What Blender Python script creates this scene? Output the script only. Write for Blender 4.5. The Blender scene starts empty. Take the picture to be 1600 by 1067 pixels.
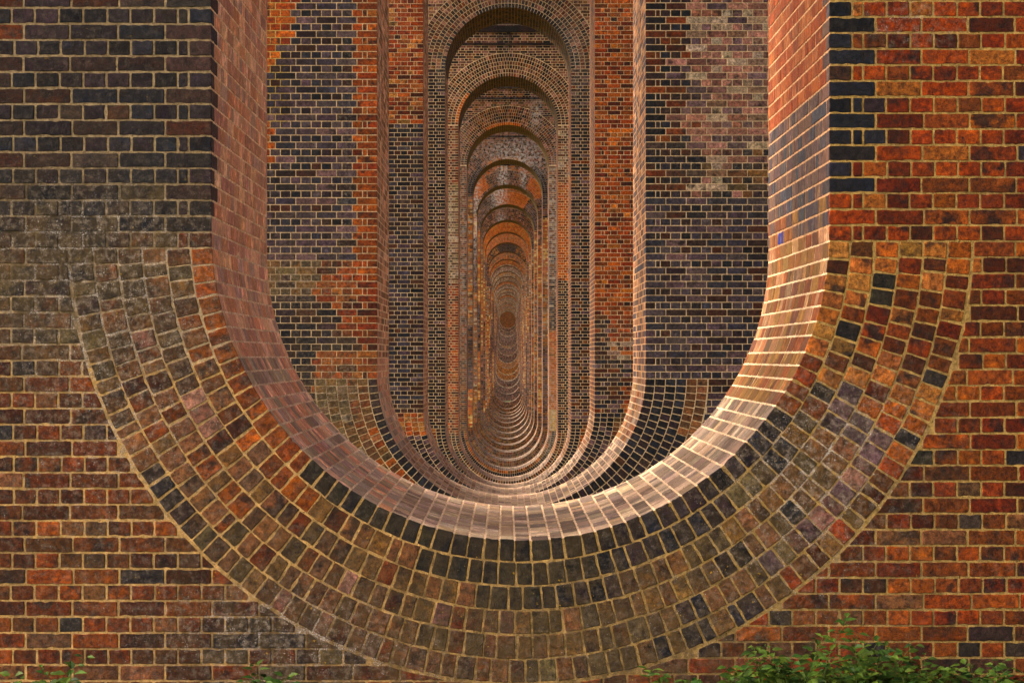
import bpy, math, random
import numpy as np
from math import sin, cos, pi, radians, sqrt, atan2, degrees, exp

S = bpy.context.scene
COL = S.collection
# ---------------------------------------------------------------- camera, world, sun, exposure
CZ = 1.65                     # eye height over the ground at the first pier
D1 = 9.38                     # distance to the first pier's face
PITCH = 12.2                  # pier to pier
TH = 2.2                      # pier thickness
NP = 30
PXM = 325.0                   # photo pixels per metre on the first pier's face
VX, VY = 791.0, 557.0         # vanishing point in the photograph

cam_data = bpy.data.cameras.new('camera')
cam = bpy.data.objects.new('camera', cam_data)
COL.objects.link(cam)
cam.location = (0, 0, CZ)
cam.rotation_euler = (radians(90), 0, 0)
cam_data.sensor_width = 36.0
cam_data.lens = 36.0 * D1 / (1600 / PXM)
cam_data.shift_x = (800 - VX) / 1600
cam_data.shift_y = (VY - 533.5) / 1600
cam_data.clip_start = 0.05
cam_data.clip_end = 3000
S.camera = cam

SUN_EL, SUN_AZ = radians(42), radians(-82)     # azimuth measured from +Y towards +X
w = bpy.data.worlds.new('World')
S.world = w
w.use_nodes = True
wn = w.node_tree
wn.nodes.clear()
sky = wn.nodes.new('ShaderNodeTexSky')
sky.sky_type = 'NISHITA'
sky.sun_disc = False
sky.sun_elevation = SUN_EL
sky.sun_rotation = SUN_AZ
sky.air_density = 0.35
sky.dust_density = 8.0
sky.ozone_density = 0.0
bg = wn.nodes.new('ShaderNodeBackground')
bg.inputs['Strength'].default_value = 0.15
wo = wn.nodes.new('ShaderNodeOutputWorld')
wn.links.new(sky.outputs[0], bg.inputs['Color'])
wn.links.new(bg.outputs[0], wo.inputs['Surface'])

sl = bpy.data.lights.new('sun', 'SUN')
sl.energy = 0.5
sl.angle = radians(100)
sl.color = (1.0, 0.90, 0.76)
so = bpy.data.objects.new('sun', sl)
COL.objects.link(so)
from mathutils import Vector
sd = Vector((sin(SUN_AZ) * cos(SUN_EL), cos(SUN_AZ) * cos(SUN_EL), sin(SUN_EL)))
so.rotation_euler = sd.to_track_quat('Z', 'Y').to_euler()
so.location = (-20, -10, 30)

S.view_settings.view_transform = 'Standard'
S.view_settings.look = 'None'
S.view_settings.exposure = 2.12
S.view_settings.gamma = 1.0

rng = random.Random(11)

# ---------------------------------------------------------------- colours
def srgb(h):
    h = h.lstrip('#')
    c = [int(h[i:i + 2], 16) / 255 for i in (0, 2, 4)]
    return tuple(v / 12.92 if v <= .04045 else ((v + .055) / 1.055) ** 2.4 for v in c)

PAL = {
 'black':  ['1b1d24', '25272f', '2d2c35', '16161a', '33292f', '38282c', '20232a', '292024'],
 'darkst': ['36221d', '42251b', '302023', '4e281a', '272225', '4a281a', '3a2922'],
 'blkbrn': ['3a2824', '47302a', '553424', '2c2627', '4c3a30', '36302c'],
 'redbrn': ['6c2e17', '5e2716', '783418', '4e2418', '64301b', '5a3221', '7a3c1e', '421d16'],
 'redst':  ['7a2c14', '8c3414', '611f12', '963c16', '4c1b12', '803218'],
 'orange': ['a04318', '983b14', 'ac5220', '8c3312', 'a6501e', '92421a', 'ac6030', '7e2c11'],
 'brightor': ['b8581c', 'c0601e', 'b2521a', 'bc6424', 'aa4c18'],
 'ordark': ['943813', '7e2a0f', '8a330e', '9c4216', '642311', '8e421f', '441d16', '70351a', '9c5428'],
 'brown':  ['5e3924', '683f27', '523322', '724530', '5c3c2c', '4a3126', '784930'],
 'brownpk':['7c4c3a', '6e4436', '87584a', '634038', '915f4c', '5c3a30'],
 'olive':  ['5f4126', '523a24', '694524', '5e3e25', '4c3825', '6e4b2a', '5a3621'],
 'olivegr':['50412f', '5c4b36', '4a3a2c', '66533a', '574434', '40342a'],
 'purple': ['4e3a3c', '5a4040', '463438', '614646'],
 'tanor':  ['a3602c', '96552a', 'ad7038', '8b4a26', 'b0602c', '7c5228'],
 'olblk':  ['2a2721', '332e24', '242321', '3a3427', '1e1f22', '30271c'],
 'deepor': ['8e3f16', '7c3614', '9a4a1a', '864015', '6f3214'],
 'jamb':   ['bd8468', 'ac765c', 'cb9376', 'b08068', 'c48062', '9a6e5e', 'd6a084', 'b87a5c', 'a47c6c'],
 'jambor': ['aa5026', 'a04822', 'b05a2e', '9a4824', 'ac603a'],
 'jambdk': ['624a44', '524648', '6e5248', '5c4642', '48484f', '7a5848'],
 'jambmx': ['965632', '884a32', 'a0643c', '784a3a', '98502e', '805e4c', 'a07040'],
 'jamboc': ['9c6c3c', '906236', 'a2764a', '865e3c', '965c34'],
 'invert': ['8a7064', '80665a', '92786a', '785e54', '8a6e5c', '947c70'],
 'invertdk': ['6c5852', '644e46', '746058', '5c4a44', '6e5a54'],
 'jamblt': ['d2a288', 'c4937a', 'dcae94', 'b88c78', 'cc9478', 'b48474', 'dcb49c', 'c88e70', 'b4948a'],  # left jambs: paler colour makes up for the weak light there
 'cream':  ['c0986a', 'b88c58', 'c8a478'],
 'lime':   ['8c7258', '9c8468', '7c5f48', 'a08a70', '6c4a38'],
 'mauve': ['3c3338', '44383b', '362f38', '4a3b3b', '2d2b32', '46343a'],
 'blue':   ['20286a'],
}
SAT = {'redbrn', 'redst', 'ordark', 'orange', 'deepor', 'brightor'}
COOL = {'mauve', 'black', 'purple', 'darkst', 'blue', 'invert', 'invertdk', 'jambdk', 'blkbrn', 'brownpk', 'olblk', 'lime'}
PAL = {k: [srgb(h) for h in v] for k, v in PAL.items()}
def pick(name, r):
    c = r.choice(PAL[name])
    k = r.uniform(.82, 1.16)
    g, b = 1.0, .66
    if name in COOL: g, b = 1.0, .95
    if name in SAT: g, b = 1.0, .50
    if name in ('black', 'darkst', 'blkbrn', 'olblk'): k *= .66
    if name in SAT: k *= .9
    if name in ('olive', 'brown', 'olivegr'): k *= 1.16
    if name in ('purple', 'brownpk'): k *= 1.18
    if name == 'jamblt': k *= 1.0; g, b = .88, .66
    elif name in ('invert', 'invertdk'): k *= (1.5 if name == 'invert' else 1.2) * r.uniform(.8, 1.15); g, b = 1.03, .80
    elif name[:4] == 'jamb': k *= .54  # right-hand reveals darkened in colour to offset the strong side light
    return (c[0] * k, c[1] * k * g * r.uniform(.94, 1.06), c[2] * k * b * r.uniform(.9, 1.1))

MORT = {k: srgb(v) for k, v in dict(left='dcb680', right='c49a50', ring='d8ac68', low='e2b064', p='dcb988',
                                    jamb='f2cc9c', inv='f6d4b0', yel='cca85c').items()}

# ---------------------------------------------------------------- opening geometry (metres, z absolute)
R0 = 1.489
def RD(n): return 1 + (n - 1) * PITCH / D1
BOT = {1: .886, 2: 1.69, 3: 2.42, 4: 3.14, 5: 3.72, 6: 4.12, 7: 4.43, 8: 4.66, 9: 4.88, 10: 5.06, 11: 5.19, 12: 5.27,
       13: 5.32, 14: 5.38, 15: 5.46, 16: 5.56, 17: 5.50, 18: 5.08, 19: 4.42, 20: 3.83, 21: 3.17, 22: 2.48, 23: 1.74,
       24: .93, 25: -.17, 26: -1.34, 27: -2.45, 28: -3.48, 29: -4.45, 30: -5.28}
XOFF = {1: .068, 2: .057, 3: .048, 4: .045}
def xoff(n): return XOFF.get(n, .06 + max(0, n - 12) * .012)
def ztop(n): return CZ + (6.73 if n <= 4 else 6.86 if n <= 10 else 6.92)   # centre of the round heads, nearly level
def zbot(n): return CZ - BOT[n] + R0  # centre of the inverted arch
def ground_at_pier(n): return CZ - BOT[n] - (.764 if n < 20 else 1.8)
def yfront(n): return D1 + PITCH * (n - 1)
ZTOP = CZ + 9.85                     # springing of the main arches
HW = 4.6                             # half width of a pier
RINGW = [.100, .1165, .1165, .1165, .1165, .1165]
ROUT = R0 + sum(RINGW)
CH = 25.0 / PXM                      # course height
JT = .0098

def topx(n, X): return VX + X * PXM / RD(n)
def topy(n, Z): return VY - (Z - CZ) * PXM / RD(n)

# ---------------------------------------------------------------- mesh accumulator
class Acc:
    def __init__(self):
        self.v = []; self.c = []; self.s = []; self.nv = 0
        self.fl = []; self.fn = []; self.fm = []
    def add(self, verts, faces, col, stain, mat=0):
        verts = np.asarray(verts, float); k = len(verts)
        self.v.append(verts)
        c = np.asarray(col, float)
        if c.ndim == 1: c = np.tile(c, (k, 1))
        self.c.append(c)
        s = np.asarray(stain, float)
        if s.ndim == 1: s = np.tile(s, (k, 1))
        self.s.append(s)
        o = self.nv
        for f in faces:
            self.fl.extend([i + o for i in f]); self.fn.append(len(f)); self.fm.append(mat)
        self.nv += k
    def build(self, name, mats, parent=None, origin=(0, 0, 0), smooth=False):
        me = bpy.data.meshes.new(name)
        V = np.concatenate(self.v) - np.asarray(origin)
        me.vertices.add(len(V)); me.vertices.foreach_set('co', V.astype(np.float32).ravel())
        me.loops.add(len(self.fl)); me.loops.foreach_set('vertex_index', np.array(self.fl, np.int32))
        me.polygons.add(len(self.fn))
        st = np.concatenate([[0], np.cumsum(self.fn)[:-1]]).astype(np.int32)
        me.polygons.foreach_set('loop_start', st)
        me.polygons.foreach_set('material_index', np.array(self.fm, np.int32))
        me.polygons.foreach_set('use_smooth', np.full(len(self.fn), smooth))
        me.update(calc_edges=True)
        a = me.attributes.new('bcol', 'FLOAT_COLOR', 'POINT')
        a.data.foreach_set('color', np.concatenate(self.c).astype(np.float32).ravel())
        b = me.attributes.new('stain', 'FLOAT_VECTOR', 'POINT')
        b.data.foreach_set('vector', np.concatenate(self.s).astype(np.float32).ravel())
        for m in mats: me.materials.append(m)
        o = bpy.data.objects.new(name, me)
        COL.objects.link(o)
        if parent is not None: o.parent = parent
        return o

# ---------------------------------------------------------------- materials
class NT:
    def __init__(self, name):
        self.m = bpy.data.materials.new(name); self.m.use_nodes = True
        self.t = self.m.node_tree; self.t.nodes.clear()
        self.out = self.t.nodes.new('ShaderNodeOutputMaterial')
        self.b = self.t.nodes.new('ShaderNodeBsdfPrincipled')
        self.t.links.new(self.b.outputs[0], self.out.inputs[0])
        self.b.inputs['Specular IOR Level'].default_value = .12
    def n(self, ty, **kw):
        x = self.t.nodes.new('ShaderNode' + ty)
        for k, v in kw.items(): setattr(x, k, v)
        return x
    def l(self, a, b): self.t.links.new(a, b)
    def val(self, sock, v):
        if isinstance(v, bpy.types.NodeSocket): self.l(v, sock)
        else: sock.default_value = v
    def math(self, op, a, b=0.0, clamp=False):
        x = self.n('Math', operation=op, use_clamp=clamp)
        self.val(x.inputs[0], a); self.val(x.inputs[1], b)
        return x.outputs[0]
    def noise(self, vec, scale, detail=3, rough=.55, dist=0.0):
        x = self.n('TexNoise'); self.l(vec, x.inputs['Vector'])
        x.inputs['Scale'].default_value = scale; x.inputs['Detail'].default_value = detail
        x.inputs['Roughness'].default_value = rough; x.inputs['Distortion'].default_value = dist
        return x.outputs['Fac']
    def ramp(self, f, lo, hi, a=0.0, b=1.0):
        x = self.n('MapRange', interpolation_type='SMOOTHSTEP'); self.l(f, x.inputs['Value'])
        for i, v in zip((1, 2, 3, 4), (lo, hi, a, b)): x.inputs[i].default_value = v
        return x.outputs[0]
    def mix(self, f, a, b, mode='MIX'):
        x = self.n('Mix', data_type='RGBA', blend_type=mode)
        self.val(x.inputs[0], f)
        for s, v in ((x.inputs[6], a), (x.inputs[7], b)):
            if isinstance(v, bpy.types.NodeSocket): self.l(v, s)
            else: s.default_value = (*v, 1)
        return x.outputs[2]

def brick_mat(name, mortar=False, lining=False):
    q = NT(name)
    a = q.n('Attribute', attribute_name='bcol'); st = q.n('Attribute', attribute_name='stain')
    tc = q.n('TexCoord')
    sep = q.n('SeparateXYZ'); q.l(st.outputs['Vector'], sep.inputs[0])
    W, O, K = sep.outputs
    P = tc.outputs['Object']
    # each brick gets its own piece of the noise
    off = q.n('VectorMath', operation='SCALE'); off.inputs[0].default_value = (37, 61, 23)
    q.l(a.outputs['Alpha'], off.inputs['Scale'])
    ad = q.n('VectorMath', operation='ADD'); q.l(P, ad.inputs[0]); q.l(off.outputs[0], ad.inputs[1])
    Q = P if mortar else ad.outputs[0]
    big = q.noise(Q, 11, 3, .6)
    med = q.noise(Q, 38, 5, .68)
    fine = q.noise(P, 230, 3, .7)
    col = a.outputs['Color']
    if not mortar:
        # burnt patches across some bricks
        r = q.math('FRACT', q.math('MULTIPLY', a.outputs['Alpha'], 7.31))
        burn = q.math('MULTIPLY', q.ramp(big, .48, .66), q.ramp(r, .05, .8))
        col = q.mix(q.math('MULTIPLY', burn, .2 if lining else .9), col, (.018, .011, .009))
        lite = q.ramp(big, .47, .30, 1.0, 1.7)
        c0 = q.n('CombineColor')
        for i in range(3): q.l(lite, c0.inputs[i])
        col = q.mix(1.0, col, c0.outputs[0], 'MULTIPLY')
        m1 = q.ramp(med, .3, .7, .74, 1.2) if lining else q.ramp(med, .3, .7, .36, 1.62)
    else:
        m1 = q.ramp(med, .3, .7, .5, 1.3)
        age = q.ramp(q.noise(P, 2.3, 5, .7), .42, .68)
        col = q.mix(q.math('MULTIPLY', age, .5), col, (.27, .165, .065))
    cc = q.n('CombineColor')
    for i in range(3): q.l(m1, cc.inputs[i])
    col = q.mix(1.0, col, cc.outputs[0], 'MULTIPLY')
    f1 = q.ramp(fine, .3, .7, .55 if mortar else .6, 1.42 if mortar else 1.4)
    c2 = q.n('CombineColor')
    for i in range(3): q.l(f1, c2.inputs[i])
    col = q.mix(1.0, col, c2.outputs[0], 'MULTIPLY')
    # pits
    vo = q.n('TexVoronoi'); q.l(Q, vo.inputs['Vector']); vo.inputs['Scale'].default_value = 75
    pit = q.math('MULTIPLY', q.ramp(vo.outputs['Distance'], .26, .1), q.ramp(q.noise(Q, 22, 2), .46, .6))
    col = q.mix(q.math('MULTIPLY', pit, .85), col, (.01, .008, .007))
    # soot and other dark patches
    sn = q.ramp(q.noise(P, 7, 4, .65), .3, .62)
    col = q.mix(q.math('MULTIPLY', q.math('MULTIPLY', sn, K, True), .88), col, (.022, .019, .016))
    # olive growth
    on = q.ramp(q.noise(P, 9, 5, .7), .36, .62)
    col = q.mix(q.math('MULTIPLY', q.math('MULTIPLY', on, O, True), .62), col, (.10, .062, .022))
    yl = q.math('MULTIPLY', q.ramp(q.noise(P, 55, 3, .6), .66, .70), q.ramp(q.noise(P, 6, 2), .5, .62))
    col = q.mix(q.math('MULTIPLY', yl, q.math('MULTIPLY', O, 1.6, True)), col, (.48, .27, .015))
    # lime: pale wash, then white crumbs
    wn1 = q.ramp(q.noise(P, 26, 6, .75), .45, .70)
    col = q.mix(q.math('MULTIPLY', q.math('MULTIPLY', wn1, W, True), .42), col, (.46, .34, .22))
    thr = q.math('SUBTRACT', .735 if not mortar else .715, q.math('MULTIPLY', W, .075 if not mortar else .17))
    sp = q.noise(P, 185, 2, .6)
    dots = q.math('MULTIPLY', q.math('SUBTRACT', sp, thr), 40, True)
    dots = q.math('MULTIPLY', dots, q.math('MULTIPLY', W, 2.0, True))
    dots = q.math('MULTIPLY', dots, q.ramp(q.noise(P, 13, 4, .7), .42, .60))
    col = q.mix(q.math('MULTIPLY', dots, .85), col, (.72, .64, .55))
    q.l(col, q.b.inputs['Base Color'])
    if mortar:
        q.b.inputs['Roughness'].default_value = .95
    else:
        q.l(q.ramp(med, .35, .7, .8 if lining else .6, .95), q.b.inputs['Roughness'])
    h = q.math('ADD', q.math('MULTIPLY', med, .9), q.math('MULTIPLY', fine, .55))
    h = q.math('SUBTRACT', h, q.math('MULTIPLY', pit, .8))
    bp = q.n('Bump'); bp.inputs['Strength'].default_value = .75; bp.inputs['Distance'].default_value = .006 if lining else .009
    q.l(h, bp.inputs['Height']); q.l(bp.outputs[0], q.b.inputs['Normal'])
    return q.m

def far_mat(name):
    q = NT(name)
    a = q.n('Attribute', attribute_name='bcol'); st = q.n('Attribute', attribute_name='stain')
    tc = q.n('TexCoord'); P = tc.outputs['Object']
    sep = q.n('SeparateXYZ'); q.l(st.outputs['Vector'], sep.inputs[0])
    W, O, K = sep.outputs
    col = a.outputs['Color']
    m = q.ramp(q.noise(P, 5, 4, .7), .3, .7, .65, 1.3)
    cc = q.n('CombineColor')
    for i in range(3): q.l(m, cc.inputs[i])
    col = q.mix(1.0, col, cc.outputs[0], 'MULTIPLY')
    col = q.mix(q.math('MULTIPLY', q.ramp(q.noise(P, 5, 4, .7), .35, .65), K, True), col, (.02, .018, .015))
    col = q.mix(q.math('MULTIPLY', q.ramp(q.noise(P, 7, 4, .7), .35, .6), O, True), col, (.16, .12, .02))
    col = q.mix(q.math('MULTIPLY', q.ramp(q.noise(P, 9, 4, .7), .42, .62), W, True), col, (.55, .47, .40))
    q.l(col, q.b.inputs['Base Color'])
    q.b.inputs['Roughness'].default_value = .9
    return q.m

M_BRICK = brick_mat('brick')
M_MORT = brick_mat('lime_mortar', True)
M_LINE = brick_mat('lining_brick', False, True)
M_FAR = far_mat('far_brickwork')

def plain_brick_mat():
    """bond pattern for the sides, backs and vaults that stand above or beside the view"""
    q = NT('plain_brickwork')
    g = q.n('NewGeometry'); sx = q.n('SeparateXYZ'); q.l(g.outputs['Position'], sx.inputs[0])
    nx = q.n('SeparateXYZ'); q.l(g.outputs['Normal'], nx.inputs[0])
    side = q.math('GREATER_THAN', q.math('ABSOLUTE', nx.outputs[0]), .5)
    cb = q.n('CombineXYZ')
    u = q.n('Mix', data_type='FLOAT'); q.l(side, u.inputs[0]); q.l(sx.outputs[0], u.inputs[2]); q.l(sx.outputs[1], u.inputs[3])
    q.l(u.outputs[0], cb.inputs[0]); q.l(sx.outputs[2], cb.inputs[1])
    b = q.n('TexBrick'); q.l(cb.outputs[0], b.inputs['Vector'])
    b.inputs['Scale'].default_value = 1; b.inputs['Brick Width'].default_value = .225
    b.inputs['Row Height'].default_value = CH; b.inputs['Mortar Size'].default_value = .006
    b.inputs['Color1'].default_value = (.14, .06, .035, 1); b.inputs['Color2'].default_value = (.06, .04, .035, 1)
    b.inputs['Mortar'].default_value = (.34, .26, .16, 1)
    m = q.ramp(q.noise(g.outputs['Position'], 1.2, 6, .7), .3, .7, .5, 1.3)
    cc = q.n('CombineColor')
    for i in range(3): q.l(m, cc.inputs[i])
    q.l(q.mix(1.0, b.outputs['Color'], cc.outputs[0], 'MULTIPLY'), q.b.inputs['Base Color'])
    q.b.inputs['Roughness'].default_value = .9
    return q.m
M_PLAIN = plain_brick_mat()

# ---------------------------------------------------------------- brick shapes
def inset_poly_dist(P, c, k):
    d = P - c
    L = np.linalg.norm(d, axis=1, keepdims=True) + 1e-9
    return c + d * np.maximum(0.2, (L - k) / L)

def add_brick(acc, poly, mapf, lod, col, stainf, h=.0022, mat=0):
    """poly: convex polygon (list of (u,v)), counter-clockwise as seen from outside"""
    P = np.array(poly, float)
    alpha = rng.random()
    c4 = (*col, alpha)
    c = P.mean(0)
    st = stainf
    if lod >= 3:
        acc.add(mapf(P[:, 0], P[:, 1], np.full(len(P), .004)), [tuple(range(len(P)))], c4, st, mat)
        return
    if lod == 2:
        k = len(P)
        A = P; B = inset_poly_dist(P, c, .004)
        U = np.concatenate([A[:, 0], B[:, 0]]); V = np.concatenate([A[:, 1], B[:, 1]])
        Wd = np.concatenate([np.full(k, -.004), np.full(k, h)])
        F = [(i, (i + 1) % k, k + (i + 1) % k, k + i) for i in range(k)] + [tuple(range(k, 2 * k))]
        acc.add(mapf(U, V, Wd), F, c4, st, mat)
        return
    pts = []
    k = len(P)
    for i in range(k):
        p0, p, p1 = P[i - 1], P[i], P[(i + 1) % k]
        e0 = p0 - p; e1 = p1 - p
        l0 = np.hypot(*e0); l1 = np.hypot(*e1)
        if l0 < 1e-5 or l1 < 1e-5: continue
        rr = rng.uniform(.003, .008) if lod or rng.random() > .14 else rng.uniform(.008, .014)
        ra = min(rr, .35 * l0); rb = min(rr * rng.uniform(.6, 1.5), .35 * l1)
        a = p + e0 / l0 * ra; b = p + e1 / l1 * rb
        mid = (a + b) / 2 * .45 + p * .55
        pts.append(a)
        pts.append(mid)
        pts.append(b)
        if lod == 0:
            L = l1 - rb
            m = int(L / .022)
            for j in range(1, m):
                t = (rb + L * j / m) / l1
                nrm = np.array([-e1[1], e1[0]]) / l1
                # counter-clockwise: inward normal is +90 degrees
                am = rng.gauss(0, .0011)
                if rng.random() < .05: am = abs(am) + rng.uniform(.001, .004)
                pts.append(p + e1 * min(t, .97) + nrm * am)
    A = np.array(pts); k = len(A)
    B = inset_poly_dist(A, c, .0035)
    hh = h + rng.uniform(-.0015, .0018)
    ta, tb = rng.gauss(0, .008), rng.gauss(0, .012)
    def w(Q, base): return np.maximum(base + ta * (Q[:, 0] - c[0]) + tb * (Q[:, 1] - c[1]), .0004 + .3 * base)
    U = np.concatenate([A[:, 0], A[:, 0], B[:, 0]]); V = np.concatenate([A[:, 1], A[:, 1], B[:, 1]])
    Wd = np.concatenate([np.full(k, -.008), w(A, hh - .0025), w(B, hh)])
    F = []
    for i in range(k):
        j = (i + 1) % k
        F.append((i, j, k + j, k + i)); F.append((k + i, k + j, 2 * k + j, 2 * k + i))
    F.append(tuple(range(2 * k, 3 * k)))
    acc.add(mapf(U, V, Wd), F, c4, st, mat)

def clip_half(poly, nx, ny, d):
    """keep nx*x+ny*y >= d"""
    out = []
    k = len(poly)
    for i in range(k):
        a, b = poly[i], poly[(i + 1) % k]
        da = nx * a[0] + ny * a[1] - d; db = nx * b[0] + ny * b[1] - d
        if da >= 0: out.append(a)
        if (da >= 0) != (db >= 0):
            t = da / (da - db)
            out.append((a[0] + (b[0] - a[0]) * t, a[1] + (b[1] - a[1]) * t))
    return out
def area(p):
    return .5 * sum(p[i][0] * p[(i + 1) % len(p)][1] - p[(i + 1) % len(p)][0] * p[i][1] for i in range(len(p)))

# ---------------------------------------------------------------- where the colours lie
exec_zone = None
def hashr(*a):
    return random.Random(hash(tuple(int(x * 1000) if isinstance(x, float) else x for x in a))).random()

def wall_pal(n, x, y, par, r):
    """palette name on the face of pier n at photo pixel x,y; par 0 = header course"""
    j = r.gauss(0, 1)
    if n == 1:
        if x < 813:
            if y < 362:
                if x > 60 and y > 300 and x < 260: return r.choice(['olivegr', 'blkbrn', 'black', 'black'])
                if par == 0: return r.choice(['black'] * 8 + ['blkbrn'])
                return r.choice(['darkst'] * 5 + ['blkbrn'] * 4 + ['black'] + (['redbrn'] if y < 260 else []))
            if y < 388 and x > 268: return 'redbrn'
            if y < 545: return r.choice(['olivegr', 'brown', 'blkbrn', 'olive'])
            if x < 25 + 10 * j and y < 720: return r.choice(['black', 'redbrn'])
            if 300 < x < 560 and y > 935: return r.choice(['olivegr', 'blkbrn', 'redbrn', 'blkbrn'])
            return r.choice(['redbrn'] * 8 + ['blkbrn', 'brown', 'brown', 'deepor', 'deepor'])
        # right
        if y < 302:
            if x < 1362 + (8 if par == 0 else 0) and (par or x < 1330): return 'black' if r.random() < .86 else 'blkbrn'
            if par == 0 and x < 1390 and 145 < y < 250: return 'black'
        if y < 380: return r.choice(['ordark'] * 9 + ['deepor', 'orange', 'redst', 'redst', 'redst'] + (['black'] if r.random() < .12 else []))
        if y < 620: return r.choice(['ordark'] * 5 + ['redbrn'] * 2 + ['deepor'] * 2 + ['redst', 'redst', 'blkbrn' if r.random() < .5 else 'redst', 'black' if r.random() < .15 else 'orange'])
        return r.choice(['redbrn'] * 3 + ['ordark'] * 3 + ['deepor'] * 3 + ['redst', 'redst', 'blkbrn', 'brown'] + (['olblk'] if r.random() < .3 else []))
    if n == 2:
        if x < 800:
            if x < 465 - (y * .25) and y < 96: return 'brightor' if r.random() < .5 else 'orange'
            if x < 424 and (y < 110 or 190 < y < 250): return 'orange'
            if y < 408:
                t = 548 + (6 if par == 0 else 0)
                if x > t: return r.choice(['ordark', 'orange', 'deepor', 'deepor'])
                if par == 0: return r.choice(['black'] * 2 + ['mauve'] * 3 + ['darkst'])
                return r.choice(['darkst', 'mauve', 'mauve', 'mauve', 'purple'])
            if x > 492 + 14 * sin(y * .05) + (38 if 470 < y < 545 else 0): return r.choice(['ordark', 'ordark', 'orange', 'redst', 'deepor'])
            if y < 465: return r.choice(['olivegr', 'olive', 'blkbrn'])
            if y < 575 or x < 485: return r.choice(['black'] * 4 + ['darkst', 'blkbrn'])
            return r.choice(['olive', 'olivegr', 'lime'])
        if y > 310: return r.choice(['black', 'mauve', 'mauve', 'mauve', 'darkst'] if par == 0 else ['mauve', 'mauve', 'mauve', 'darkst', 'purple'])
        if x < 1080 - (20 if par else 0) + 8 * j:
            return r.choice(['black', 'black', 'darkst', 'redbrn'] if par == 0 else ['redbrn', 'darkst', 'black', 'blkbrn'])
        if y > 235: return r.choice(['olive', 'brownpk', 'black', 'lime', 'blkbrn'])
        return r.choice(['brownpk', 'brownpk', 'brownpk', 'purple', 'lime'])
    if n == 3:
        if x < 795:
            if y < 196: return r.choice(['orange', 'ordark', 'tanor', 'ordark', 'ordark'])
            return r.choice(['black', 'mauve', 'mauve', 'blkbrn', 'darkst'])
        if y < 495: return r.choice(['orange', 'ordark', 'ordark', 'redst', 'brightor', 'deepor'])
        if y < 560 and x > 955: return r.choice(['orange', 'ordark', 'redbrn', 'lime'])
        if y > 600 and x > 975: return r.choice(['orange', 'tanor', 'redbrn'])
        return r.choice(['black', 'purple', 'darkst', 'blkbrn', 'redbrn'])
    if n == 4:
        if y < 40: return r.choice(['brownpk', 'brown'])
        if y < 105: return r.choice(['brownpk', 'blkbrn'])
        return r.choice(['black', 'black', 'purple', 'blkbrn', 'darkst', 'redbrn'] if x > 793 else ['black', 'purple', 'blkbrn', 'blkbrn', 'darkst'])
    if n == 5:
        if y < 180: return r.choice(['brownpk', 'brown', 'brownpk', 'blkbrn'])
        if x < 795:
            if y < 290: return r.choice(['redbrn', 'brown', 'redst', 'redbrn'])
            if y < 442: return r.choice(['lime', 'lime', 'olivegr', 'brown'])
            return r.choice(['orange', 'ordark', 'redbrn', 'ordark'])
        if y < 286: return r.choice(['redbrn', 'brown', 'lime'])
        if y < 440: return r.choice(['brightor', 'brightor', 'orange'])
        return r.choice(['black', 'blkbrn', 'brown', 'darkst'])
    if n == 6:
        if y < 250: return r.choice(['brownpk', 'brown', 'blkbrn'])
        if x < 795: return r.choice(['redbrn', 'redbrn', 'brown', 'blkbrn'])
        if y < 400: return r.choice(['redbrn', 'lime', 'brown'])
        if y < 515: return r.choice(['blkbrn', 'lime', 'brown', 'black'])
        if y < 640: return r.choice(['brightor', 'tanor', 'brightor'])
        return 'cream'
    # farther piers: each has its own make-up of bands
    side = 0 if x < 794 else 1
    z = (VY - y) * RD(n) / PXM
    if z > 7.0: 
        if n in (11, 12): return r.choice(['brightor', 'brightor', 'tanor'])
        if n in (8, 9, 13, 14): return r.choice(['tanor', 'brownpk', 'brown', 'brightor'])
        return r.choice(['brownpk', 'brown', 'brown', 'purple', 'blkbrn'])
    band = int(math.floor((z + 9 + 2 * hashr(n, side)) / 2.7))
    k = hashr(n, side, band, 5)
    if n > 18: k = {19: .7, 20: .9, 21: .9, 22: .5, 23: .2, 24: .5, 25: .9, 26: .7, 27: .5, 28: .9, 29: .5}.get(n, .7) if z < zbot(n) - CZ - 1 else .35 + k * .65
    if k < .30: return r.choice(['tanor', 'tanor', 'cream', 'orange'])
    if k < .55: return r.choice(['brown', 'lime', 'tanor'])
    if k < .78: return r.choice(['brownpk', 'blkbrn', 'brown'])
    return r.choice(['black', 'blkbrn', 'purple', 'brown'])

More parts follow.
